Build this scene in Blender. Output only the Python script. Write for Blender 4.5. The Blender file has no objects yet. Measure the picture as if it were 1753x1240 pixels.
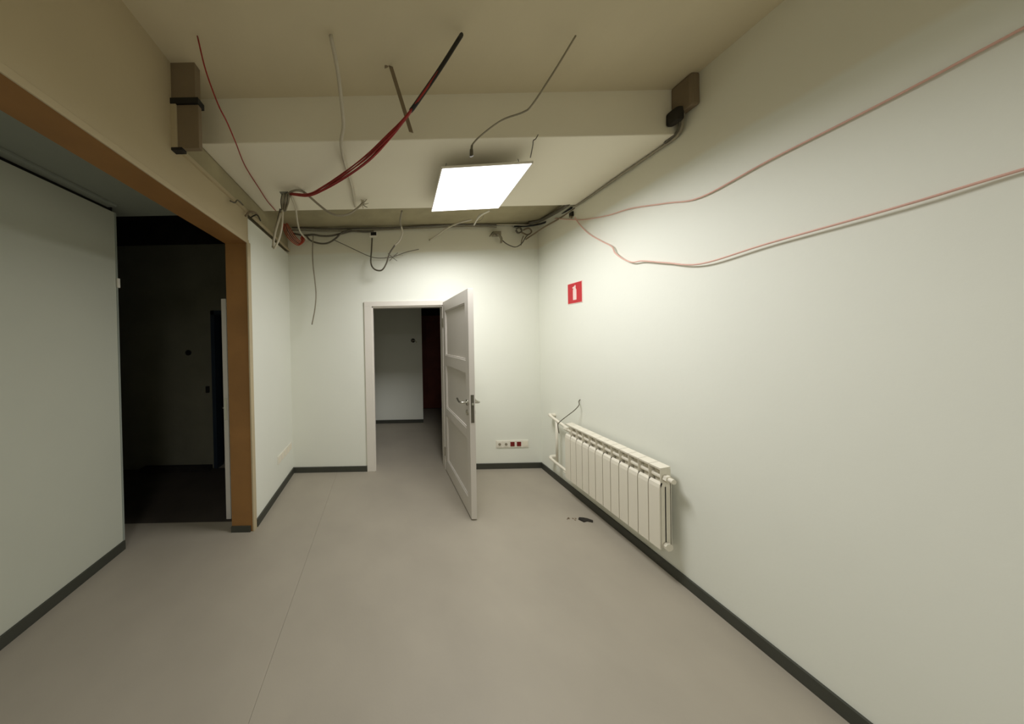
import bpy, bmesh, math, random
from mathutils import Vector, Matrix

random.seed(7)
S = bpy.context.scene
COL = S.collection

# ------------------------------------------------------------------ camera
F, CX, CY, EYE = 440.0, 658.5, 582.5, 1.55          # focal length and axis in pixels of the 1753x1240 frame
ROLL, PITCH = -0.0201, 0.0068
cr, sr, cp, sp = math.cos(ROLL), math.sin(ROLL), math.cos(PITCH), math.sin(PITCH)
RM = Matrix(((cr, -sr, 0), (sr, cr, 0), (0, 0, 1))) @ Matrix(((1, 0, 0), (0, cp, -sp), (0, sp, cp)))
def to_world(v): return Vector((v[0], v[2], -v[1]))
c_right, c_up, c_back = to_world(RM[0]), -to_world(RM[1]), -to_world(RM[2])
cam_d = bpy.data.cameras.new('camera')
cam = bpy.data.objects.new('camera', cam_d); COL.objects.link(cam)
cam_d.sensor_fit = 'HORIZONTAL'; cam_d.sensor_width = 36; cam_d.lens = 36 * F / 1753
cam_d.shift_x = (876.5 - CX) / 1753; cam_d.shift_y = -(620 - CY) / 1753
cam_d.clip_start = 0.03
m3 = Matrix((c_right, c_up, c_back)).transposed()
cam.matrix_world = Matrix.Translation((0, 0, EYE)) @ m3.to_4x4()
S.camera = cam

# ------------------------------------------------------------------ world, exposure
w = bpy.data.worlds.new('world'); S.world = w; w.use_nodes = True
w.node_tree.nodes['Background'].inputs[0].default_value = (0.02, 0.025, 0.03, 1)
w.node_tree.nodes['Background'].inputs[1].default_value = 0.3
S.view_settings.view_transform = 'Standard'; S.view_settings.look = 'None'
S.view_settings.exposure = 0.11; S.view_settings.gamma = 1.0
S.view_settings.use_curve_mapping = False
LAMP_WATTS, ADDED_REAR_WATTS, SPREAD = 28.0, 26.0, 168      # directional output of the LED panel and the added rear one
DIFFUSER_GLOW = 4.0

# ------------------------------------------------------------------ materials
def lin(c): return tuple(((x / 255) / 12.92 if x / 255 <= .04045 else ((x / 255 + .055) / 1.055) ** 2.4) for x in c) + (1,)
def mat(name, rgb, rough=.6, metal=0, var=.04, scale=6, bump=0, bscale=60, spec=.5):
    m = bpy.data.materials.new(name); m.use_nodes = True; nt = m.node_tree; N = nt.nodes; L = nt.links
    b = N['Principled BSDF']; b.inputs['Roughness'].default_value = rough; b.inputs['Metallic'].default_value = metal
    b.inputs['Specular IOR Level'].default_value = spec
    tc = N.new('ShaderNodeTexCoord'); no = N.new('ShaderNodeTexNoise'); no.inputs['Scale'].default_value = scale
    no.inputs['Detail'].default_value = 5
    L.new(tc.outputs['Object'], no.inputs['Vector'])
    r = N.new('ShaderNodeValToRGB'); c = lin(rgb)
    r.color_ramp.elements[0].position = .3; r.color_ramp.elements[1].position = .7
    r.color_ramp.elements[0].color = tuple(x * (1 - var) for x in c[:3]) + (1,)
    r.color_ramp.elements[1].color = tuple(min(1, x * (1 + var)) for x in c[:3]) + (1,)
    L.new(no.outputs['Fac'], r.inputs['Fac']); L.new(r.outputs['Color'], b.inputs['Base Color'])
    if bump:
        n2 = N.new('ShaderNodeTexNoise'); n2.inputs['Scale'].default_value = bscale; n2.inputs['Detail'].default_value = 4
        L.new(tc.outputs['Object'], n2.inputs['Vector'])
        bp = N.new('ShaderNodeBump'); bp.inputs['Strength'].default_value = bump; bp.inputs['Distance'].default_value = .004
        L.new(n2.outputs['Fac'], bp.inputs['Height']); L.new(bp.outputs['Normal'], b.inputs['Normal'])
    m['ramp'] = 1
    return m
def wall_mat(name, low, high, edge):
    """painted up to an uneven line at height `edge`, where the old suspended ceiling hung; bare cream plaster above"""
    m = mat(name, low, .75, 0, .015, 1.4, .12, 35)
    nt = m.node_tree; N = nt.nodes; L = nt.links; b = N['Principled BSDF']
    src = b.inputs['Base Color'].links[0].from_socket
    g = N.new('ShaderNodeNewGeometry'); sx = N.new('ShaderNodeSeparateXYZ'); L.new(g.outputs['Position'], sx.inputs[0])
    n = N.new('ShaderNodeTexNoise'); n.inputs['Scale'].default_value = 3; L.new(g.outputs['Position'], n.inputs['Vector'])
    ma = N.new('ShaderNodeMath'); ma.operation = 'MULTIPLY_ADD'; ma.inputs[1].default_value = .05
    L.new(n.outputs['Fac'], ma.inputs[0]); L.new(sx.outputs['Z'], ma.inputs[2])
    mr = N.new('ShaderNodeMapRange'); mr.inputs[1].default_value = edge; mr.inputs[2].default_value = edge + .03
    L.new(ma.outputs[0], mr.inputs[0])
    mx = N.new('ShaderNodeMix'); mx.data_type = 'RGBA'; L.new(mr.outputs[0], mx.inputs[0]); L.new(src, mx.inputs[6])
    mx.inputs[7].default_value = lin(high); L.new(mx.outputs[2], b.inputs['Base Color'])
    return m
M = dict(
    wall=wall_mat('painted_wall', (234, 235, 222), (230, 226, 206), 2.56),
    cream=mat('cream_plasterboard', (190, 175, 142), .8, 0, .04, 2, .1, 30),
    raw=mat('bare_plaster', (168, 158, 126), .9, 0, .12, 4, .3, 25),
    beam=mat('beam_paint', (240, 233, 212), .8, 0, .02, 1.5, .1, 20),
    slab=mat('ceiling_paint', (215, 203, 172), .85, 0, .05, 2, .2, 20),
    partition=mat('partition_paint', (196, 198, 182), .75, 0, .02, 2, .08, 30),
    side=mat('side_ceiling', (150, 156, 146), .8, 0, .03, 2),
    floor=mat('vinyl_floor', (162, 154, 138), .55, 0, .06, 2.2, .06, 90, .35),
    base=mat('dark_skirting', (62, 63, 54), .5, 0, .08, 8),
    wood=mat('brown_board', (150, 108, 58), .7, 0, .12, 3, .15, 40),
    white=mat('white_paint', (224, 218, 206), .45, 0, .015, 3),
    door=mat('door_paint', (214, 208, 198), .45, 0, .015, 3),
    white_plastic=mat('white_plastic', (235, 230, 215), .4, 0, .01, 5),
    red_plastic=mat('red_plastic', (120, 24, 22), .4, 0, .05, 20),
    rad=mat('radiator_enamel', (232, 226, 208), .35, 0, .01, 4),
    chrome=mat('chrome', (200, 198, 188), .22, 1, .02, 20),
    steel=mat('dull_steel', (110, 106, 94), .45, .7, .08, 30),
    black=mat('black_plastic', (18, 16, 14), .6, 0, .1, 20),
    dark=mat('dark_soil', (40, 36, 28), .9, 0, .4, 8, .5, 15),
    redcable=mat('red_cable', (150, 32, 26), .5, 0, .12, 12),
    orange=mat('orange_cable', (190, 78, 50), .5, 0, .1, 12),
    pink=mat('pink_wire', (222, 178, 162), .5, 0, .05, 12),
    greycable=mat('grey_cable', (148, 140, 120), .5, 0, .08, 12),
    darkcable=mat('dark_cable', (94, 88, 74), .5, 0, .1, 12),
    lightcable=mat('light_cable', (200, 192, 172), .5, 0, .04, 12),
    signred=mat('sign_red', (196, 34, 44), .4, 0, .03, 12),
    signwhite=mat('sign_white', (240, 214, 204), .4, 0, .01, 12),
    navy=mat('navy_paint', (30, 44, 56), .7, 0, .1, 5),
    redwood=mat('red_brown_door', (112, 54, 38), .6, 0, .15, 5),
    brownbox=mat('brown_metal', (128, 112, 88), .7, 0, .08, 6),
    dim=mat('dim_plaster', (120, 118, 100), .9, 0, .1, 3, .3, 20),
    floor_shade=mat('painted_floor_shade', (66, 60, 52), .8, 0, .15, 4),  # darkened floor colour for the unlit side room
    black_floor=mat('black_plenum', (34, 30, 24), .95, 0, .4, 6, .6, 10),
)
for key, stg in (('lit', DIFFUSER_GLOW), ('lit_added', DIFFUSER_GLOW)):
    lm = bpy.data.materials.new(key + '_diffuser'); lm.use_nodes = True
    nt = lm.node_tree; nt.nodes.clear()
    e = nt.nodes.new('ShaderNodeEmission'); e.inputs[0].default_value = (0.99, 0.98, 0.99, 1); e.inputs[1].default_value = stg
    o_ = nt.nodes.new('ShaderNodeOutputMaterial'); nt.links.new(e.outputs[0], o_.inputs[0])
    M[key] = lm

# ------------------------------------------------------------------ helpers
def setp(o, label=None, cat=None, group=None, kind=None):
    if label: o['label'] = label
    if cat: o['category'] = cat
    if group: o['group'] = group
    if kind: o['kind'] = kind
    return o
def empty(name, loc, label=None, cat=None, group=None, kind=None):
    o = bpy.data.objects.new(name, None); COL.objects.link(o); o.location = loc; o.empty_display_size = .05
    return setp(o, label, cat, group, kind)
def link(name, bm, m, parent=None, smooth=False, origin=None):
    me = bpy.data.meshes.new(name)
    bmesh.ops.recalc_face_normals(bm, faces=bm.faces)
    org = Vector(origin) if origin is not None else None
    if org is None:
        if parent: org = wloc(parent)
        else: org = Vector((0, 0, 0))
    bmesh.ops.translate(bm, verts=bm.verts, vec=-org)
    for f in bm.faces: f.smooth = smooth
    bm.to_mesh(me); bm.free(); me.materials.append(M[m] if isinstance(m, str) else m)
    o = bpy.data.objects.new(name, me); COL.objects.link(o)
    if parent:
        o.parent = parent; o.location = org - wloc(parent)
    else: o.location = org
    return o
def wloc(o):
    v = Vector(o.location)
    while o.parent: o = o.parent; v += Vector(o.location)
    return v
def box(bm, a, b, bev=0):
    """box between two opposite corners"""
    r = bmesh.ops.create_cube(bm, size=1); vs = r['verts']
    for v in vs:
        v.co = Vector([(a[i] + b[i]) / 2 + v.co[i] * abs(b[i] - a[i]) for i in range(3)])
    if bev:
        es = list({e for v in vs for e in v.link_edges})
        bmesh.ops.bevel(bm, geom=es, offset=bev, segments=2, profile=.6, affect='EDGES')
    return bm
def bx(*ab, bev=0):
    bm = bmesh.new()
    for a, b in ab: box(bm, a, b, bev)
    return bm
def smoothline(P, k=6):
    P = [Vector(p) for p in P]
    if len(P) < 3: return P
    Q = [P[0] * 2 - P[1]] + P + [P[-1] * 2 - P[-2]]; out = []
    for i in range(1, len(Q) - 2):
        a, b, c, d = Q[i - 1:i + 3]
        for j in range(k):
            t = j / k
            out.append(.5 * ((2 * b) + (c - a) * t + (2 * a - 5 * b + 4 * c - d) * t * t + (3 * b - a - 3 * c + d) * t ** 3))
    out.append(P[-1]); return out
def tube(bm, P, r, n=8, smooth=True, r2=None, k=6):
    P = smoothline(P, k) if smooth else [Vector(p) for p in P]
    up = Vector((0.3, 0.2, 1)).normalized(); rings = []
    for i, p in enumerate(P):
        d = (P[min(i + 1, len(P) - 1)] - P[max(i - 1, 0)])
        if d.length < 1e-9: d = Vector((0, 0, 1))
        d.normalize()
        u = (up - d * up.dot(d))
        if u.length < 1e-3: u = d.orthogonal()
        u.normalize(); v = d.cross(u); up = u
        t = i / max(1, len(P) - 1); rr = r + ((r2 if r2 is not None else r) - r) * t
        rings.append([bm.verts.new(p + (u * math.cos(a) + v * math.sin(a)) * rr) for a in [2 * math.pi * j / n for j in range(n)]])
    for A, B in zip(rings, rings[1:]):
        for j in range(n): bm.faces.new((A[j], A[(j + 1) % n], B[(j + 1) % n], B[j]))
    bm.faces.new(rings[0][::-1]); bm.faces.new(rings[-1])
    return bm
def tb(P, r, **k): return tube(bmesh.new(), P, r, **k)
def prism(bm, pts, axis, a, b):
    """extrude a 2-D outline along an axis (0, 1 or 2) from a to b"""
    def mk(p, t):
        q = list(p); q.insert(axis, t); return bm.verts.new(q)
    A = [mk(p, a) for p in pts]; B = [mk(p, b) for p in pts]; n = len(pts)
    bm.faces.new(A); bm.faces.new(B[::-1])
    for i in range(n): bm.faces.new((A[i], A[(i + 1) % n], B[(i + 1) % n], B[i]))
    return bm
def struct(name, bm, m, label, cat, parent=None):
    o = link(name, bm, m, parent)
    if parent is None: setp(o, label, cat, None, 'structure')
    return o
# a surveyed sight line from the eye through pixel (u, v) of the photograph, met with a real plane of the room
def at(u, v, x=None, y=None, z=None):
    d = RM.transposed() @ Vector(((u - CX) / F, (v - CY) / F, 1)); d = to_world(d)
    t = x / d.x if x is not None else (y / d.y if y is not None else (z - EYE) / d.z)
    return Vector((0, 0, EYE)) + d * t

DY = 3.14
XR, XL, XLI, YB = 1.81, -1.10, -1.27, 3.0         # right wall, left wall, its far face, back wall
ZC, ZB, ZR, ZT = 3.02, 2.75, 2.85, 3.12           # front ceiling, beam underside, rear ceiling, slab top
Y0 = -3.0

# ------------------------------------------------------------------ floor
fl = empty('floor', (0, 0, 0), 'grey-brown sheet vinyl floor with fine lengthwise seams', 'floor', None, 'structure')
link('subfloor', bx(((-5, Y0, -.12), (3.2, 8, -.012))), 'base', fl)
xs = [-5, -3.60, -.583, 2.43, 3.2]
for i in range(4):
    link('vinyl_sheet', bx(((xs[i] + .0006, Y0, -.012), (xs[i + 1] - .0006, 8, 0))), 'floor', fl)
link('dark_room_shade', bx(((-5, 2.2, 0), (XLI + .003, DY, .003)),), 'floor_shade', fl)  # dark sheet that paints the side room's shade onto the floor

# ------------------------------------------------------------------ back wall with doorway
OX0, OX1, OZ = -.15, .70, 1.93
struct('wall_back', bx(((XLI, YB, 0), (OX0 - .02, YB + .12, ZT)), ((OX1 + .02, YB, 0), (XR + .14, YB + .12, ZT)),
                       ((OX0 - .02, YB, OZ + .02), (OX1 + .02, YB + .12, ZT))), 'wall',
       'pale back wall with an open white door, bare cream plaster along its top', 'wall')
struct('wall_right', bx(((XR, Y0, 0), (XR + .14, YB, ZT))), 'wall', 'pale right wall carrying a radiator and a red sign', 'wall')
# left wall: pier between opening and back wall, lintel over the opening, near pier
ZL = 2.355
wl = struct('wall_left', bx(((XLI + .006, 2.1, 0), (XL, YB, ZL + .2)), ), 'wall', 'left wall with a wide opening under a cream lintel', 'wall')
bm = bx(((XLI + .006, Y0, ZL + .01), (XL + .004, 2.10, 2.59)), ((XLI + .006, Y0, 2.59), (XL + .004, 1.36, ZC)))
link('lintel_board', bm, 'cream', wl)
link('upper_plaster', bx(((XLI + .006, 1.36, 2.59), (XL - .004, YB, ZT))), 'raw', wl)
link('near_pier', bx(((XLI, Y0, 0), (XL, -1.2, ZL))), 'wall', wl)
link('soffit_board', bx(((XLI - .005, -1.2, ZL - .012), (XL, 2.10, ZL + .01))), 'wood', wl)
link('jamb_board', bx(((XLI - .005, 2.085, .0), (XL - .004, 2.10, ZL - .012))), 'wood', wl)
link('corner_bead', bx(((XL - .004, 2.08, .0), (XL + .008, 2.128, ZL + .0)), bev=.002), 'cream', wl)
link('corner_bead', bx(((XL + .002, -1.2, ZL - .014), (XL + .010, 2.10, ZL + .016)), bev=.002), 'cream', wl)
# profile along the top of the left wall
struct('trim_1', bx(((XL - .004, 1.40, 2.582), (XL + .020, YB, 2.598)), ((XL - .004, 1.40, 2.582), (XL + .004, YB, 2.62))), 'cream',
       'thin pale metal profile along the top of the left wall', 'trim')
# ------------------------------------------------------------------ ceilings
struct('ceiling', bx(((XLI, Y0, ZC), (XR + .14, 1.58, ZT)), ), 'slab', 'bare cream ceiling slab in front of the beam', 'ceiling')
struct('ceiling_rear', bx(((XLI, 2.3, ZR), (XR + .14, YB, ZT)), ), 'raw', 'olive bare ceiling strip between beam and back wall', 'ceiling')
bmx = bx(((XL, 1.565, ZB), (XR, 2.39, ZT)), bev=.006)
setp(link('ceiling_beam', bmx, 'beam'), 'wide pale plastered beam crossing the room behind the lamp', 'beam', None, 'structure')

# skirting
BH = .062
struct('baseboard_back', bx(((XL, YB - .014, 0), (-.232, YB, BH)), ((.80, YB - .014, 0), (XR, YB, BH))), 'base', 'dark grey skirting on the back wall', 'baseboard')
struct('baseboard_right', bx(((XR - .014, Y0, 0), (XR, YB - .014, BH))), 'base', 'dark grey skirting on the right wall', 'baseboard')
struct('baseboard_left', bx(((XL, 2.13, 0), (XL + .014, YB - .014, BH)), ((XLI - .005, 2.072, 0), (XL - .02, 2.085, BH * .75))), 'base', 'dark grey skirting on the left wall pier', 'baseboard')

# ------------------------------------------------------------------ side corridor left of the opening
struct('wall_corridor', bx(((-2.12, Y0, 0), (-2.0, 1.93, 2.53)), ), 'partition', 'grey-green partition wall beyond the wide opening', 'wall')
struct('baseboard_corridor', bx(((-2.0, Y0, 0), (-1.986, 1.93, .065))), 'base', 'dark skirting along the partition wall', 'baseboard')
struct('trim_2', bx(((-2.13, 1.925, .065), (-1.996, 1.936, 2.53))), 'side', 'thin metal end profile of the partition wall', 'trim')
struct('trim_3', bx(((-2.10, Y0, 2.53), (-2.02, 1.93, 2.57))), 'black', 'dark gap rail on top of the partition wall', 'trim')
struct('trim_4', bx(((-2.02, Y0, 2.555), (-1.95, 1.90, 2.575)), bev=.004), 'side', 'pale ceiling profile above the partition wall', 'trim')
struct('ceiling_corridor', bx(((-5, Y0, 2.575), (XLI, 2.08, 2.66)), ), 'side', 'grey-green lowered ceiling of the side corridor', 'ceiling')
lp = link('latch_plate', bx(((-2.004, 1.925, 1.97), (-1.985, 1.942, 2.04)), bev=.002), 'white_plastic')  # plain white puts the edge glint into the colour
setp(lp, 'tiny latch plate on the partition wall edge, coloured bright for a glint', 'latch')
# dark room
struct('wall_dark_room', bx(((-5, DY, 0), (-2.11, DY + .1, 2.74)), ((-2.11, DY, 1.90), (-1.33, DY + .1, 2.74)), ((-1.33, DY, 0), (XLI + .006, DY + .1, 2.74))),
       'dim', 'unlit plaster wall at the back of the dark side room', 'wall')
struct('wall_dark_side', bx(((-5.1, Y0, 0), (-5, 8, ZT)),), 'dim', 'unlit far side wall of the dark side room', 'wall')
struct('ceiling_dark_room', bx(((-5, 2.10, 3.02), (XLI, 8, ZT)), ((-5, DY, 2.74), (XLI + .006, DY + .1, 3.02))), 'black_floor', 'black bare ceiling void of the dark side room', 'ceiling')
# door_2 with navy room behind, white leaf swung open
d2 = empty('door_2', (-1.36, DY, 0), 'narrow white door standing open in the dark side room, seen edge-on', 'door', None, 'structure')
link('door_frame', bx(((-2.115, DY - .012, 0), (-2.07, DY + .1, 1.93)), ((-2.115, DY - .012, 1.88), (-1.33, DY + .1, 1.93)), ((-1.365, DY + .002, 0), (-1.33, DY + .1, 1.93))), 'navy', d2)
lf2 = link('door_leaf', bx(((-1.405, 2.22, .008), (-1.365, 3.10, 1.92)), bev=.002), 'door', d2)
hb = tb([(-1.405, 2.28, .96), (-1.445, 2.28, .96), (-1.455, 2.30, .96), (-1.455, 2.39, .955)], .008, k=4)
link('door_handle', hb, 'chrome', lf2, True)
link('lock_plate', bx(((-1.396, 2.217, .87), (-1.374, 2.222, 1.06))), 'chrome', lf2)
struct('wall_navy', bx(((-3.2, 4.6, 0), (XLI, 4.7, 2.74)),), 'navy', 'dark blue wall glimpsed through the doorway of the dark side room', 'wall')
bm = tb([(-2.397, DY - .012, 1.423), (-2.397, DY + .002, 1.423)], .033, n=20, smooth=False)
setp(link('socket_box', bm, 'black'), 'round black empty socket box on the unlit plaster wall', 'socket box')
setp(link('wall_switch', bx(((-2.19, DY - .02, .93), (-2.15, DY, 1.01)), bev=.004), 'black'), 'small black switch left of the navy doorway', 'switch')
setp(link('timber_offcut', bx(((-2.95, 3.05, 0), (-2.13, 3.13, .055)), bev=.004), 'black_floor'), 'low dark timber offcut lying at the foot of the unlit wall', 'timber')

# ------------------------------------------------------------------ corridor behind the doorway
struct('wall_passage', bx(((-1.6, 4.68, 0), (.677, 4.80, 2.7)),), 'wall', 'grey wall facing the doorway, lit only in its lower part', 'wall')
struct('baseboard_passage', bx(((-1.2, 4.665, 0), (.677, 4.68, .06))), 'base', 'dark skirting of the wall seen through the doorway', 'baseboard')
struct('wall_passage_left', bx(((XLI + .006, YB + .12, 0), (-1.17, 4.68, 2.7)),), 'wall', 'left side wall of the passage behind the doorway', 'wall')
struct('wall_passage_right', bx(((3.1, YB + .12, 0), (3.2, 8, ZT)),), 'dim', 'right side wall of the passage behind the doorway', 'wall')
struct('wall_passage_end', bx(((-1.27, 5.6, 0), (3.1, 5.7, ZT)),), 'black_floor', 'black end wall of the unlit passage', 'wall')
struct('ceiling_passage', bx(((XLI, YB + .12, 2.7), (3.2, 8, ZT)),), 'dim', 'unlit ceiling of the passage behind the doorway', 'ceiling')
d3 = empty('door_3', (1.18, 5.6, 0), 'dark red-brown wooden door deep in the unlit passage', 'door', None, 'structure')
lf3 = link('door_leaf', bx(((.78, 5.55, .02), (1.58, 5.6, 2.02)), bev=.004), 'redwood', d3)
for za, zb in ((.2, .85), (1.0, 1.9)):
    link('door_panel', bx(((.9, 5.54, za), (1.46, 5.552, zb)), bev=.005), 'redwood', d3)
sb = empty('socket_box', (.516, 4.68, 1.50), 'open socket box with loose wire ends on the wall beyond the doorway', 'socket box')
link('box_rim', tb([(.516, 4.668, 1.50), (.516, 4.682, 1.50)], .038, n=18, smooth=False), 'black', sb)
link('wire_end', tb([(.516, 4.67, 1.50), (.49, 4.63, 1.51), (.50, 4.61, 1.47)], .006), 'greycable', sb, True)
link('wire_end', tb([(.520, 4.67, 1.50), (.56, 4.64, 1.49), (.57, 4.62, 1.46)], .006), 'lightcable', sb, True)

# ------------------------------------------------------------------ door_1: frame and open panelled leaf
d1 = empty('door_1', (OX1, YB, 0), 'white panelled door standing open into the room in the back wall', 'door', None, 'structure')
link('door_frame', bx(((OX0, YB - .004, 0), (OX0 + .022, YB + .125, OZ)), ((OX1 - .022, YB - .004, 0), (OX1, YB + .125, OZ)),
                      ((OX0, YB - .004, OZ - .022), (OX1, YB + .125, OZ)), bev=.002), 'white', d1)
for a, b in (((-.232, YB - .018, 0), (OX0 + .008, YB, OZ + .045)), ((OX1 - .008, YB - .018, 0), (.79, YB, OZ + .045))):
    link('casing', bx((a, b), bev=.004), 'white', d1)
link('casing', bx(((-.232, YB - .019, OZ - .008), (.79, YB, OZ + .05)), bev=.004), 'white', d1)
HX, HY, LW, LT = .682, 2.985, .83, .047
leaf = empty('door_leaf', (0, 0, 0)); leaf.parent = d1; leaf.location = Vector((HX, HY - .002, 0)) - wloc(d1)
leaf.rotation_euler = (0, 0, math.radians(1.4))     # local -y runs from the hinge to the free edge, local x through the thickness
def leafpart(name, bm, m, smooth=False, par=None, label=None):
    me = bpy.data.meshes.new(name); bmesh.ops.recalc_face_normals(bm, faces=bm.faces)
    for f in bm.faces: f.smooth = smooth
    bm.to_mesh(me); bm.free(); me.materials.append(M[m]); o = bpy.data.objects.new(name, me); COL.objects.link(o)
    o.parent = leaf
    if label: o['label'] = label
    return o
Z0, Z1 = .012, 1.955
panels = ((.15, .665), (.75, 1.235), (1.345, 1.845))
bmL = bmesh.new()
box(bmL, (0, -.085, Z0), (LT, 0, Z1), .0015); box(bmL, (0, -LW, Z0), (LT, -LW + .085, Z1), .0015)
zz = [Z0] + [z for p in panels for z in p] + [Z1]
for a, b in zip(zz[::2], zz[1::2]): box(bmL, (0, -LW + .085, a), (LT, -.085, b), .0015)
leafpart('stile_and_rail_frame', bmL, 'door')
for a, b in panels:
    leafpart('door_panel', bx(((.015, -LW + .08, a - .005), (LT - .015, -.08, b + .005))), 'door')
    bmm = bmesh.new(); y0, y1 = -LW + .085, -.085; q = .012
    for P in (((y0, a), (y1, a), (y1, a + q), (y0, a + q)), ((y0, b - q), (y1, b - q), (y1, b), (y0, b)),
              ((y0, a), (y0 + q, a), (y0 + q, b), (y0, b)), ((y1 - q, a), (y1, a), (y1, b), (y1 - q, b))):
        prism(bmm, P, 0, .005, .016)
    leafpart('panel_moulding', bmm, 'door')
HYL = -LW + .05
def rose(x0, x1, z, r): return tb([(x0, HYL, z), (x1, HYL, z)], r, n=20, smooth=False)
def lever(s, x0):
    bm = rose(x0, x0 + s * .008, .985, .026)
    tube(bm, [(x0, HYL, .985), (x0 + s * .045, HYL, .985), (x0 + s * .056, HYL + .012, .985), (x0 + s * .056, HYL + .06, .980), (x0 + s * .050, HYL + .125, .992)], .009, k=4, n=10)
    return bm
leafpart('door_handle', lever(-1, 0), 'chrome', True, label='chrome lever handle on the near-side face')
leafpart('door_handle', lever(1, LT), 'chrome', True, label='chrome lever handle on the wall-side face')
for s, x0 in ((-1, 0), (1, LT)):
    bm = rose(x0, x0 + s * .008, .90, .024); box(bm, (x0 + s * .008, HYL - .005, .885), (x0 + s * .018, HYL + .005, .915), .001)
    leafpart('lock_cylinder', bm, 'chrome')
leafpart('lock_faceplate', bx(((.010, -LW - .002, .825), (LT - .010, -LW + .001, 1.06))), 'steel', label='dull steel lock plate in the door edge')
leafpart('latch_bolt', bx(((.015, -LW - .010, .975), (LT - .015, -LW, .995)), bev=.002), 'chrome')
for z in (.22, 1.72):
    leafpart('hinge', tb([(-.006, .004, z - .05), (-.006, .004, z + .05)], .007, smooth=False), 'chrome')

# ------------------------------------------------------------------ radiator on the right wall
NS, PIT, RY0, XF = 12, .0705, 1.60, 1.70
rad = empty('radiator', (XR, 2.0, .17), 'white sectional radiator of twelve sections under the red sign', 'radiator')
first = None
for i in range(NS):
    if first is None:
        bm = bmesh.new(); y0, y1 = 0.0, PIT; g = .0025; yc = PIT / 2
        # front plate with its rounded, forward sloping head
        prism(bm, ((XF, .19), (XF, .575), (XF + .004, .598), (XF + .016, .612), (XF + .020, .606), (XF + .010, .575), (XF + .010, .19)), 1, y0 + g, y1 - g)
        box(bm, (XF + .01, yc - .012, .20), (XF + .075, yc + .012, .60), .004)          # water column
        box(bm, (XF + .035, y0 + g, .22), (XF + .042, y1 - g, .585))                     # middle fin
        box(bm, (XF + .068, y0 + g, .21), (XF + .076, y1 - g, .62))                      # rear plate
        prism(bm, ((XF + .006, .702), (XF + .070, .712), (XF + .070, .704), (XF + .008, .690)), 1, y0 + g * .5, y1 - g * .5)   # top deck
        box(bm, (XF + .008, y0 + g, .20), (XF + .072, y0 + g + .0025, .698)); box(bm, (XF + .034, yc - .026, .58), (XF + .066, yc + .026, .694), .006)              # web that shows as a pale line in the grille
        tube(bm, [(XF + .04, y0, .64), (XF + .04, y1, .64)], .019, n=12, smooth=False)   # upper header
        tube(bm, [(XF + .04, y0, .215), (XF + .04, y1, .215)], .019, n=12, smooth=False)  # lower header
        first = link('section', bm, 'rad', rad, origin=(0, 0, 0)); mesh0 = first.data
        o = first
    else:
        o = first.copy(); COL.objects.link(o)
    o.parent = rad; o.location = Vector((0, RY0 + i * PIT, 0)) - wloc(rad)
YE = RY0 + NS * PIT
bm = bmesh.new(); tube(bm, [(XF + .04, RY0 - .02, .64), (XF + .04, RY0, .64)], .024, n=6, smooth=False)
tube(bm, [(XF + .04, RY0 - .045, .64), (XF + .04, RY0 - .02, .64)], .015, n=14, smooth=False)
link('air_vent', bm, 'rad', rad)
link('end_plug', tb([(XF + .04, RY0 - .016, .215), (XF + .04, RY0, .215)], .024, n=8, smooth=False), 'rad', rad)
for y in (RY0 + .14, YE - .14):
    link('wall_bracket', bx(((XF + .07, y - .01, .62), (XR, y + .01, .66)), ((XR - .006, y - .015, .60), (XR, y + .015, .68))), 'rad', rad)
# pipework
pp = empty('heating_pipes', (XR, 2.6, .2), 'white heating pipes joining the radiator to the far end of the right wall', 'pipes')
link('supply_pipe', tb([(XF + .04, YE, .64), (XF + .04, 2.50, .655), (XF + .04, 2.70, .69), (XF + .05, 2.74, .70)], .014, n=12), 'rad', pp, True)
link('return_pipe', tb([(XF + .04, YE, .215), (XF + .03, 2.50, .235), (XF + .03, 2.70, .245), (XF + .04, 2.73, .25)], .014, n=12), 'rad', pp, True)
link('riser_pipe', tb([(XF + .04, 2.62, .24), (XF + .04, 2.62, .67)], .012, n=12, smooth=False), 'rad', pp, True)
link('elbow', tb([(XF + .04, 2.72, .70), (XF + .06, 2.745, .695), (XR, 2.75, .69)], .019, n=12), 'rad', pp, True)
link('elbow', tb([(XF + .03, 2.71, .25), (XF + .06, 2.735, .25), (XR, 2.74, .25)], .019, n=12), 'rad', pp, True)
link('pipe_joint', tb([(XF + .04, YE + .005, .64), (XF + .04, YE + .05, .64)], .021, n=6, smooth=False), 'rad', pp)
link('pipe_joint', tb([(XF + .038, YE + .005, .218), (XF + .036, YE + .05, .22)], .021, n=6, smooth=False), 'rad', pp)

# ------------------------------------------------------------------ fire extinguisher sign
sg = empty('fire_sign', (XR, 2.43, 1.94), 'square red sign with a white extinguisher symbol on the right wall', 'sign')
sy0, sy1, sz0, sz1 = 2.346, 2.521, 1.850, 2.038
link('sign_board', bx(((XR - .004, sy0 - .006, sz0 - .006), (XR, sy1 + .006, sz1 + .006))), 'signwhite', sg)
link('red_field', bx(((XR - .006, sy0, sz0), (XR - .004, sy1, sz1))), 'signred', sg, origin=None)
yc = 2.430
bm = prism(bmesh.new(), [(yc - .022, sz0 + .028), (yc + .022, sz0 + .028), (yc + .022, sz1 - .065), (yc + .014, sz1 - .052), (yc + .030, sz1 - .046),
                         (yc + .026, sz1 - .038), (yc + .004, sz1 - .030), (yc - .006, sz1 - .020), (yc - .013, sz1 - .030), (yc - .012, sz1 - .052), (yc - .022, sz1 - .065)], 0, XR - .0075, XR - .006)
link('extinguisher_symbol', bm, 'signwhite', sg)

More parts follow.
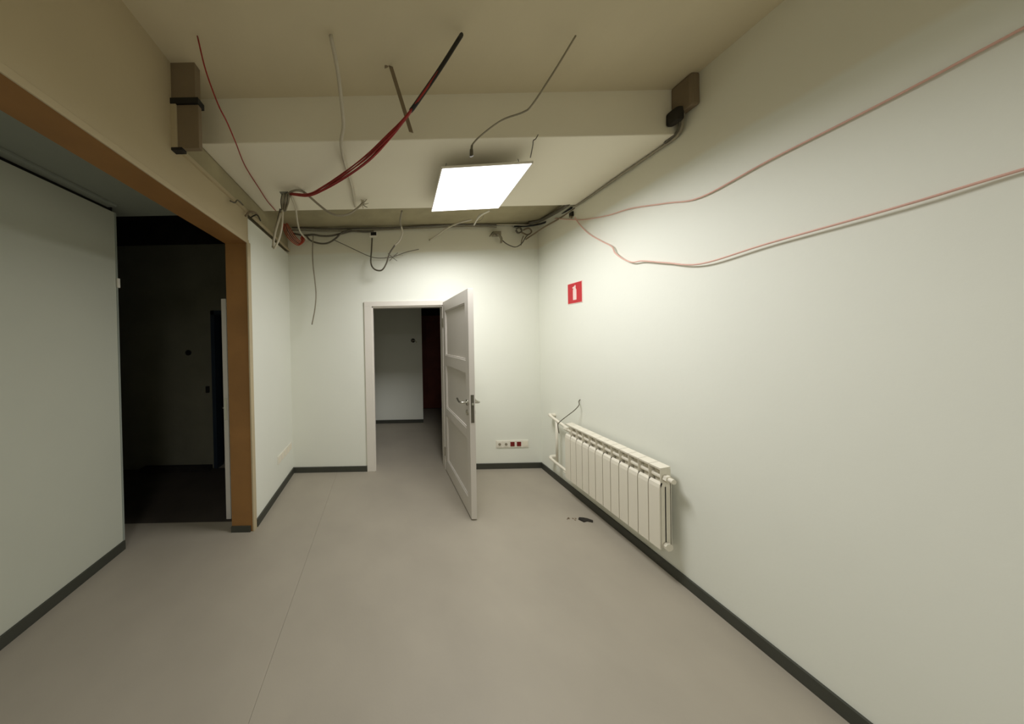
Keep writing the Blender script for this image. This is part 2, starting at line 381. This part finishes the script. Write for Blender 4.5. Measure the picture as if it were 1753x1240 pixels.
# ------------------------------------------------------------------ socket strips
def strip(name, label, loc, along, n, cols, W=.0755, H=.082):
    """loc = start at wall face; along 'x' on the back wall, 'y' on the left wall"""
    r = empty(name, loc, label, 'socket')
    def B(a0, a1, d0, d1, z0, z1, bev=0):
        if along == 'x': p, q = (loc[0] + a0, YB - d1, loc[2] + z0), (loc[0] + a1, YB - d0, loc[2] + z1)
        else: p, q = (XL + d0, loc[1] + a0, loc[2] + z0), (XL + d1, loc[1] + a1, loc[2] + z1)
        return bx((p, q), bev=bev)
    link('mounting_frame', B(0, W * n, 0, .008, 0, H, .002), 'white_plastic', r)
    for i in range(n):
        c = cols[i]
        a = i * W + .014; b = (i + 1) * W - .014
        if c == 'r':
            link('socket_insert', B(a, b, .008, .013, .016, H - .016, .001), 'red_plastic', r)['label'] = 'red socket insert'
        elif c == 'w':
            s = link('socket_insert', B(a - .006, b + .006, .008, .011, .010, H - .010, .001), 'white_plastic', r)
            ctr = (loc[0] + (a + b) / 2, YB - .0112, loc[2] + H / 2) if along == 'x' else (XL + .0112, loc[1] + (a + b) / 2, loc[2] + H / 2)
            d = Vector((0, -.003, 0)) if along == 'x' else Vector((.003, 0, 0))
            link('socket_well', tb([Vector(ctr) + d * .01, Vector(ctr) + d], .016, n=16, smooth=False), 'greycable', s)
        else:
            link('socket_insert', B(a - .004, b + .004, .008, .010, .012, H - .012, .001), 'beam', r)['label'] = 'blank cover'
strip('socket_strip', 'white five-gang socket strip with two red inserts, low on the back wall', (1.278, YB, .245), 'x', 5, 'wwrrb')
strip('socket_strip', 'white socket strip low on the left wall pier', (XL, 2.57, .30), 'y', 5, 'bbbbb')

# ------------------------------------------------------------------ floor debris
bm = bmesh.new(); c = Vector((1.64, 2.13, 0)); vs = []
outl = [(-.050, .010), (-.03, .03), (0, .022), (.03, .018), (.055, -.012), (.04, -.028), (.005, -.014), (-.03, -.022)]
T = [bm.verts.new((c.x + x, c.y + y, .006 + .006 * random.random())) for x, y in outl]; Bv = [bm.verts.new((c.x + x, c.y + y, .0005)) for x, y in outl]
bm.faces.new(T); bm.faces.new(Bv[::-1])
for i in range(8): bm.faces.new((T[i], T[(i + 1) % 8], Bv[(i + 1) % 8], Bv[i]))
setp(link('debris_flake', bm, 'dark'), 'dark torn flake of debris on the vinyl floor before the radiator', 'debris')
bm = bmesh.new()
for k in range(7):
    x, y = 1.545 + random.uniform(-.045, .035), 2.15 + random.uniform(-.02, .02); r = random.uniform(.004, .009)
    prism(bm, [(x + r * math.cos(a) * random.uniform(.7, 1.4), y + r * math.sin(a)) for a in [j * math.pi / 3 for j in range(6)]], 2, 0, .003)
setp(link('debris_crumbs', bm, 'brownbox'), 'scattering of small crumbs left of the dark flake on the floor', 'debris', None, 'stuff')

# ------------------------------------------------------------------ box at the top of the left wall
bp = empty('bracket_box', (XL, 1.45, 2.565), 'brown boxed bracket hanging at the top of the left wall', 'bracket')
link('box_body', bx(((-1.068, 1.36, 2.572), (-.955, 1.385, 2.80)), bev=.003), 'brownbox', bp)
link('side_flange', bx(((XL - .012, 1.352, 2.570), (-1.068, 1.385, 2.80)), bev=.002), 'cream', bp)
link('bottom_cap', bx(((XL - .012, 1.350, 2.558), (-1.04, 1.385, 2.572)), bev=.002), 'black', bp)
link('top_cap', bx(((XL, 1.35, 2.80), (-.95, 1.40, 2.83)), bev=.002), 'black', bp)
link('hanger_plate', bx(((XL, 1.36, 2.83), (-.97, 1.40, ZC))), 'brownbox', bp)

# ------------------------------------------------------------------ panel lamps
def panel_lamp(loc, rz, label, lit):
    lamp = empty('panel_lamp', loc, label, 'lamp'); lamp.rotation_euler = (0, 0, rz)
    def lpart(name, bm, m):
        me = bpy.data.meshes.new(name); bmesh.ops.recalc_face_normals(bm, faces=bm.faces)
        bm.to_mesh(me); bm.free(); me.materials.append(M[m]); o = bpy.data.objects.new(name, me); COL.objects.link(o); o.parent = lamp; return o
    h = .29
    lpart('panel_frame', bx(((-h, -h, .003), (h, h, .012)), ((-h, -h, -.001), (-h + .006, h, .003)), ((h - .006, -h, -.001), (h, h, .003)),
                            ((-h, -h, -.001), (h, -h + .006, .003)), ((-h, h - .006, -.001), (h, h, .003)), bev=.0005), 'white_plastic')
    lpart('diffuser', bx(((-h + .006, -h + .006, 0), (h - .006, h - .006, .003))), lit)
    ld = bpy.data.lights.new('panel_light', 'AREA'); ld.shape = 'SQUARE'; ld.size = 2 * h - .014
    ld.energy = LAMP_WATTS if lit == 'lit' else ADDED_REAR_WATTS; ld.spread = math.radians(SPREAD); ld.color = (.98, .98, 1.0)
    lo = bpy.data.objects.new('panel_light', ld); COL.objects.link(lo); lo.parent = lamp; lo.location = (0, 0, -.0015)
    lpart('driver_box', bx(((-.06, -.02, .012), (.08, .04, .04)), bev=.004), 'white_plastic')
    for sx_, sy_ in ((-1, -1), (1, -1), (1, 1), (-1, 1)):
        top = (ZB if lit == 'lit' else ZC) - loc[2]
        lpart('suspension_wire', tb([(sx_ * .26, sy_ * .2, .012), (sx_ * .24, sy_ * .19, top)], .002, smooth=False), 'steel')
zl = 2.655
cs = [at(757, 291, z=zl), at(918, 278, z=zl), at(852, 357, z=zl), at(735, 361, z=zl)]
cen = sum(cs, Vector()) / 4; ux = ((cs[1] - cs[0]) + (cs[2] - cs[3])).normalized()
panel_lamp((cen.x, cen.y, zl), math.atan2(ux.y, ux.x), 'square white glowing panel lamp hanging under the beam', 'lit')
# unseen lamp added behind the viewpoint to brighten the back and passage walls
panel_lamp((-.1, -1.3, 2.66), 0, 'added unseen panel lamp behind the viewpoint, brightening the far walls', 'lit_added')

# ------------------------------------------------------------------ cables
def cable(name, label, strands, cat='cable', group=None):
    """strands: list of (part name, points, radius, material)"""
    if len(strands) == 1:
        n, P, r, m = strands[0][:4]
        return setp(link(name, tb(P, r), m, None, True, origin=P[0]), label, cat, group)
    root = empty(name, strands[0][1][0], label, cat, group)
    for s in strands:
        link(s[0], tb(s[1], s[2]), s[3], root, True)
    return root
def line(pts, y0, y1=None, z=None):
    """points seen at (u, v) on planes whose depth runs from y0 to y1"""
    n = len(pts); y1 = y0 if y1 is None else y1
    return [(at(p[0], p[1], z=p[2][0]) if len(p) > 2 and isinstance(p[2], tuple) else at(p[0], p[1], y=(p[2] if len(p) > 2 else y0 + (y1 - y0) * i / (n - 1)))) for i, p in enumerate(pts)]
UB = (ZB - .012,)      # hugging the underside of the beam

# 1 red bundle
base = [(790, 60, 1.24), (752, 120, 1.22), (712, 178, 1.22), (690, 207, 1.28), (665, 235, 1.36), (630, 270, 1.50), (590, 300, 1.68), (555, 322, 1.84), (528, 334, 1.95), (497, 332, 2.06)]
st = []
for k in range(7):
    a = k * 2 * math.pi / 7; P = []
    for i, (u, v, y) in enumerate(base):
        sp_ = (1.2, 1.2, 1.2, 2, 4.5, 6, 5, 3.5, 2.2, 1.5)[i]
        ph = a + i * .35
        P.append(at(u + sp_ * math.cos(ph) * .8, v + sp_ * math.sin(ph), y=y + .006 * math.cos(ph)))
    st.append(('strand', P, .0042, 'redcable'))
st.append(('sheath', [at(u, v, y=y) for u, v, y in base[:3]] + [at(703, 190, y=1.24)], .0105, 'black'))
cable('red_cable_bundle', 'bundle of red cables sagging from the ceiling to the left end of the beam', st)
# 2 strap
p0, p1 = at(668, 110, y=1.40), at(704, 226, y=1.32)
bm = bmesh.new(); d = (p1 - p0); s1 = Vector((.011, .004, 0))
vs = [p0 - s1, p0 + s1, p1 + s1, p1 - s1]; off = Vector((0, .004, 0))
A = [bm.verts.new(v) for v in vs]; B_ = [bm.verts.new(v + off) for v in vs]
bm.faces.new(A); bm.faces.new(B_[::-1])
for i in range(4): bm.faces.new((A[i], A[(i + 1) % 4], B_[(i + 1) % 4], B_[i]))
p00 = at(668, 110, y=1.40)
tube(bm, [p0, (p0.x - .03, p0.y, ZC)], .008, smooth=False)
setp(link('hanger_strap', bm, 'brownbox', None, origin=p0), 'short brown metal hanger strap dangling beside the red cables', 'strap')
# 3 white cable across the beam
P = line([(566, 60, 1.24), (578, 120, 1.30), (585, 178, 1.38), (588, 215, 1.45), (584, 245, 1.52), (589, 275, UB), (598, 303, UB), (604, 328, UB), (608, 354, UB)], 0)
cable('white_cable', 'long white cable hanging straight down across the beam behind the red bundle', [('x', P, .0098, 'lightcable')])
# 4 node and loops under the beam
node = at(487, 331, y=2.10)
nd = empty('cable_clamp', node, 'twisted knot of grey cables clamped under the left end of the beam', 'cable clamp')
link('clamp_plate', bx(((node.x - .035, node.y - .02, node.z), (node.x + .035, node.y + .02, node.z + .012)), bev=.003), 'steel', nd)
for k in range(6):
    u = 480 + k * 2.6
    link('twisted_end', tb(line([(483 + k * 2.5, 332, 2.08), (u + 1, 346, 2.07), (483 + k * 1.2, 362, 2.06)], 0), .005), 'greycable' if k % 2 else 'darkcable', nd, True)
cable('grey_cable', 'grey cable arching over the knot at the left end of the beam', [('x', line([(489, 336, UB), (497, 329, (2.728,)), (508, 326, (2.728,)), (520, 329, UB), (530, 336, 2.0)], 0), .0085, 'greycable')])
cable('grey_cable', 'grey cable looping from the red bundle down to the frayed gland', [('x', line([(528, 335, 2.00), (545, 350, 2.04), (562, 363, 2.06), (580, 369, 2.08), (598, 366, 2.11), (612, 356, 2.15), (622, 347, 2.2)], 0), .0085, 'greycable')])
cable('white_loop_cable', 'pale hairpin loop of cable hanging lowest at the left wall', [('x', line([(484, 360, 2.06), (483, 385, 2.06), (478, 408, 2.06), (470, 425, 2.07), (468, 418, 2.08), (472, 395, 2.08), (481, 365, 2.07)], 0), .008, 'lightcable')])
cable('dark_loop_cable', 'dark cable hanging just left of the pale hairpin loop', [('x', line([(480, 358, 2.1), (474, 385, 2.1), (469, 405, 2.1), (467, 424, 2.1)], 0), .008, 'darkcable')])
cable('pale_cable', 'pale cable dropping from the knot to the dark run on the back wall', [('x', line([(498, 336, 2.10), (506, 355, 2.3), (509, 378, 2.5), (514, 397, 2.7), (526, 411, 2.85)], 0), .009, 'lightcable')])
# gland with frayed wires
gl = at(620, 349, y=2.24)
g = empty('cable_gland', gl, 'frayed end of pale wires fixed to the far edge of the beam', 'cable gland')
link('gland_body', tb([gl, gl + Vector((.012, .01, .03)), (gl.x + .02, gl.y + .01, ZB)], .014, n=10, smooth=False), 'lightcable', g)
for k in range(6):
    u, v = [(628, 341), (631, 348), (629, 355), (622, 357), (616, 354), (618, 341)][k]
    link('wire_end', tb([gl, at((620 + u) / 2, (349 + v) / 2 + 1, y=2.22), at(u, v, y=2.22)], .0035), ('greycable', 'lightcable')[k % 2], g, True)
# 5 thin red wire
P = line([(338, 62, 1.24), (352, 120, 1.25), (373, 178, 1.30), (388, 208, 1.36), (403, 243, 1.48), (420, 285, UB), (445, 325, UB), (458, 345, UB), (472, 361, (2.742,))], 0)
cable('thin_red_wire', 'single thin red wire stretched from the ceiling to the upper left corner', [('x', P, .0034, 'redcable')])
# 6 orange bundle
st = []
for k in range(5):
    du = k * 3.2 - 6
    st.append(('strand', line([(487 + du * .3, 377, 2.86), (491 + du * .9, 392, 2.87 + .02 * (k % 3)), (499 + du * 1.1, 406, 2.88 + .02 * (k % 2)), (507 + du * .8, 416 - k, 2.90 + .015 * (k % 3)), (514 + du * .4, 420 - k * 1.5, 2.92), (521 - k * 1.5, 412 - k, 2.92), (518, 402, 2.94)], 0), .0048, ('orange', 'orange', 'redcable')[k % 3]))
cable('orange_cable_bundle', 'bunch of orange-red cables in the upper left corner of the back wall', st)
# 7 dark runs along the back wall
YW = 2.965
cable('dark_cable_run', 'dark cable run pinned straight along the top of the back wall', [
    ('strand', line([(500, 389), (560, 392), (620, 391), (680, 390), (740, 386), (800, 384), (860, 385), (905, 383), (935, 376)], YW), .010, 'darkcable'),
    ('strand', line([(500, 394), (560, 396), (620, 395), (680, 393), (740, 390), (800, 388), (850, 389)], YW + .008), .007, 'greycable')])
cable('dark_sagging_cable', 'dark cable sagging below the run near the upper left corner', [('x', line([(502, 400), (520, 403), (536, 402), (550, 404), (565, 404), (585, 400), (603, 396), (625, 397), (640, 396)], 2.94), .0105, 'darkcable')])
cable('sagging_loop_cable', 'thick dark cable dipping in a shallow bow right of the orange cables', [('x', line([(524, 403), (532, 412), (548, 417), (562, 416), (575, 408), (586, 398), (602, 393)], 2.925), .0095, 'darkcable')])
cable('thin_dark_cable', 'thin dark cable slanting down to the crossed wire ends above the door', [('x', line([(572, 411), (600, 424), (630, 438), (648, 442), (672, 440), (695, 432), (717, 427)], 2.95), .004, 'darkcable')])
xw = empty('wire_ends', at(673, 441, y=2.95), 'crossed loose wire ends above the open door', 'wire ends')
link('wire_end', tb(line([(664, 434), (672, 441), (680, 447)], 2.94), .003), 'darkcable', xw, True)
link('wire_end', tb(line([(667, 447), (673, 440), (681, 433)], 2.945), .003), 'darkcable', xw, True)
link('wire_end', tb(line([(660, 440), (672, 437), (690, 438)], 2.95), .003), 'lightcable', xw, True)
# 8 bare vertical cable on the left
cable('hanging_grey_cable', 'long grey cable hanging vertically in front of the back wall near its left corner', [('x', line([(536, 404, 2.90), (535, 430, 2.88), (536, 455, 2.87), (539, 480, 2.86), (541, 505, 2.86), (539, 530, 2.86), (534, 556, 2.86)], 0), .0065, 'greycable')])
# 9 cut cable from beam to junction box
jb = empty('wall_box', at(639, 402, y=YB), 'small white junction box with a black opening above the door', 'junction box')
c = at(639, 402, y=YB)
link('box_frame', bx(((c.x - .045, YB - .02, c.z - .03), (c.x + .045, YB, c.z + .03)), bev=.004), 'white_plastic', jb)
link('box_opening', bx(((c.x - .028, YB - .024, c.z - .016), (c.x + .036, YB - .019, c.z + .022)), bev=.002), 'black', jb)
cable('looped_cable', 'grey cable with a pale middle looping from the beam down to the junction box', [
    ('sheath', line([(688, 361, 2.42), (685, 378, 2.50), (687, 388, 2.54)], 0), .0085, 'greycable'),
    ('bare_length', line([(687, 388, 2.54), (689, 398, 2.58), (684, 412, 2.64), (676, 420, 2.68)], 0), .0082, 'lightcable'),
    ('sheath', line([(676, 420, 2.68), (667, 434, 2.72), (661, 452, 2.76), (653, 463, 2.80), (641, 461, 2.84), (635, 450, 2.88), (636, 428, 2.93), (637, 408, 2.97)], 0), .0085, 'darkcable')])
# 10 lamp cable
P = line([(985, 62, 1.25), (950, 120, 1.26), (912, 178, 1.30), (896, 192, 1.34), (865, 203, 1.40), (845, 215, 1.42), (820, 235, 1.44), (808, 249, 1.45), (807, 258, 1.46)], 0)
lc = cable('lamp_lead', 'dark lead with a plug dangling over the near edge of the panel lamp', [('lead', P, .0048, 'greycable'), ('lead', P[-2:], .006, 'darkcable')])
link('plug', tb([P[-1] + Vector((0, 0, .008)), P[-1], P[-1] - Vector((0, 0, .03))], .008, n=10, r2=.011), 'darkcable', lc, True)
cable('hook_wire', 'short hooked wire at the near beam edge right of the lead', [('x', line([(921, 231, 1.54), (917, 238, 1.53), (913, 241, 1.53), (912, 250, 1.56), (908, 270, 1.62)], 0), .003, 'darkcable')], 'wire')
# 11 frayed lamp wires behind the lamp
cable('pale_lead', 'pale cable end lying behind the far edge of the panel lamp', [('x', line([(735, 412, YB - .004), (750, 402, 2.94), (765, 391, 2.85), (785, 382, 2.70), (807, 376, 2.52)], 0), .0085, 'lightcable')])
cable('bright_wire_ends', 'bright twisted wire ends hanging from the far edge of the panel lamp', [
    ('wire_end', line([(838, 361, 2.40), (826, 367, 2.45), (818, 374, 2.50), (811, 386, 2.55)], 0), .008, 'white_plastic'),
    ('wire_end', line([(826, 366, 2.45), (820, 369, 2.48), (815, 378, 2.52)], 0), .006, 'lightcable'),
    ('wire_end', line([(828, 370, 2.46), (823, 377, 2.50), (812, 381, 2.53)], 0), .003, 'greycable')], 'wire ends')
# 12 terminal cluster and cables in the right part of the back wall
tc_ = empty('terminal_block', at(852, 402, y=YB), 'grey terminal block with cable tails on the back wall right of the lamp', 'terminal block')
c = at(850, 402, y=YB)
link('block_body', bx(((c.x - .06, YB - .05, c.z - .025), (c.x + .035, YB, c.z + .025)), bev=.008), 'greycable', tc_)
link('block_tail', tb(line([(852, 400), (858, 408), (858, 416)], 2.93), .013), 'greycable', tc_, True)
link('wire_end', tb(line([(838, 405), (844, 398), (850, 404)], 2.93), .005), 'darkcable', tc_, True)
cable('brown_loop_cable', 'dark brown cable hanging in a bow between the terminal block and the knot of sockets', [('x', line([(858, 410, 2.94), (868, 418, 2.92), (882, 423, 2.92), (893, 417, 2.92), (901, 405, 2.93), (910, 398, 2.95)], 0), .0055, 'darkcable')])
kk = empty('cable_knot', at(896, 396, y=YB), 'tangled brown cable ends beside the right corner of the back wall', 'cable knot')
link('coil', tb(line([(884, 392), (890, 390), (893, 396), (887, 399), (883, 394)], 2.94), .009), 'darkcable', kk, True)
link('coil', tb(line([(893, 398), (903, 402), (910, 397), (905, 391), (896, 394)], 2.94), .008), 'brownbox', kk, True)
link('tail', tb(line([(896, 404), (893, 412), (892, 420)], 2.94), .005), 'brownbox', kk, True)
cable('thick_black_cable', 'thick black cables climbing from the back wall to the right end of the beam', [
    ('strand', line([(905, 382, 2.94), (925, 377, 2.88), (945, 367, 2.70), (962, 357, 2.50), (972, 350, 2.38)], 0), .018, 'darkcable'),
    ('strand', line([(880, 388, 2.96), (912, 386, 2.93), (936, 380, 2.85), (958, 369, 2.65), (978, 356, 2.45)], 0), .010, 'black'),
    ('strand', line([(850, 385, 2.96), (880, 385, 2.95), (915, 386, 2.93), (926, 383, 2.9)], 0), .006, 'lightcable')])
cable('brown_rising_cable', 'brown cable rising from the tangled ends to the beam by the right wall', [('x', line([(900, 410, 2.93), (915, 400, 2.90), (935, 387, 2.78), (958, 374, 2.62), (985, 356, 2.42)], 0), .0075, 'brownbox')])
# 13 cable along the beam and right wall
cable('grey_edge_cable', 'grey cable tracing the joint between the beam and the right wall', [
    ('strand', [Vector((XR - .012, 2.42, 2.77)), Vector((XR - .014, 2.38, 2.742)), Vector((XR - .014, 2.2, 2.738)), Vector((XR - .02, 1.95, 2.736)), Vector((XR - .014, 1.7, 2.738)), Vector((XR - .016, 1.56, 2.74)), Vector((XR - .02, 1.53, 2.82)), Vector((XR - .02, 1.52, 2.92)), Vector((XR - .03, 1.50, ZC - .01))], .009, 'greycable'),
    ('strand', [Vector((XR - .030, 1.62, 2.74)), Vector((XR - .025, 1.55, 2.76)), Vector((XR - .035, 1.53, 2.84)), Vector((XR - .03, 1.50, ZC - .01))], .007, 'darkcable')])
db = empty('dark_box', (XR - .04, 1.52, 2.86), 'dark brown torn box in the corner of beam and right wall', 'box')
link('box_body', bx(((XR - .085, 1.50, 2.79), (XR - .04, 1.565, 2.87)), bev=.014), 'dark', db)
link('box_body', bx(((XR - .05, 1.46, 2.84), (XR, 1.565, ZC)), bev=.012), 'brownbox', db)
# 14 pink wires on the right wall
XW = XR - .010
def onr(pts, x=XW): return [at(u, v, x=x) for u, v in pts]
hb_ = empty('wall_box', (XR, 2.45, 2.695), 'small dark block standing in for a hole high on the right wall', 'junction box')
link('box_body', bx(((XR - .018, 2.435, 2.672), (XR, 2.475, 2.716)), bev=.003), 'dark', hb_)  # dark block drawn in place of a hole in the wall
link('entry_seal', tb([(XR - .022, 2.455, 2.675), (XR - .016, 2.44, 2.66)], .009, smooth=False), 'brownbox', hb_)
cable('upper_pink_wire', 'pink wire running from the dark hole block up and forward along the right wall', [('x', onr([(950, 374), (975, 376), (1000, 376), (1040, 369), (1080, 357), (1140, 348), (1199, 338)]) + [Vector((XW, 1.2, 2.34)), Vector((XW, .9, 2.36)), Vector((XW, .5, 2.40)), Vector((XW, -1, 2.5))], .0042, 'pink')], 'wire')
cable('lower_pink_wire', 'pink wire sagging in waves from the dark hole block down the right wall', [('x', onr([(984, 372), (992, 384), (1008, 400), (1030, 413), (1047, 422), (1053, 433), (1066, 443), (1082, 449), (1100, 447), (1140, 450), (1199, 452)], XW - .012) + [Vector((XW - .01, 1.2, 1.955)), Vector((XW - .01, .9, 1.97)), Vector((XW, .5, 2.0)), Vector((XW, -1, 2.05))], .0045, 'pink')], 'wire')
# 15 wire over the radiator
cable('curved_thin_wire', 'thin dark wire curving out of the wall over the radiator end', [('x', [Vector((XR, 2.39, .945)), Vector((XR - .012, 2.392, .925))] + line([(991, 694, 2.36), (983, 703, 2.37), (970, 713, 2.40), (959, 722, 2.46), (955, 728, 2.5), (957, 742, 2.5)], 0), .0035, 'darkcable')], 'wire')
# 16 small bits on the left profile
cable('twisted_wire_end', 'short twisted wire end on the profile at the left wall, nearer to the lintel', [('x', [at(394, 344, x=-1.07), at(402, 347, x=-1.06), at(407, 343, x=-1.06), at(416, 351, x=-1.07)], .005, 'darkcable')], 'wire end')
cable('tan_wire_end', 'tan and brown wire stub hooked over the end of the left profile', [
    ('wire_end', [at(420, 370, x=-1.07), at(428, 363, x=-1.05), at(438, 365, x=-1.05), at(444, 374, x=-1.06)], .008, 'brownbox'),
    ('wire_end', [at(430, 372, x=-1.06), at(440, 368, x=-1.05), at(446, 378, x=-1.06)], .005, 'dark')], 'wire end')
# ------------------------------------------------------------------ closing walls behind the photographer
struct('wall_front', bx(((-5, Y0 - .1, 0), (XR + .14, Y0, ZT)),), 'wall', 'plain wall behind the viewpoint closing the room', 'wall')
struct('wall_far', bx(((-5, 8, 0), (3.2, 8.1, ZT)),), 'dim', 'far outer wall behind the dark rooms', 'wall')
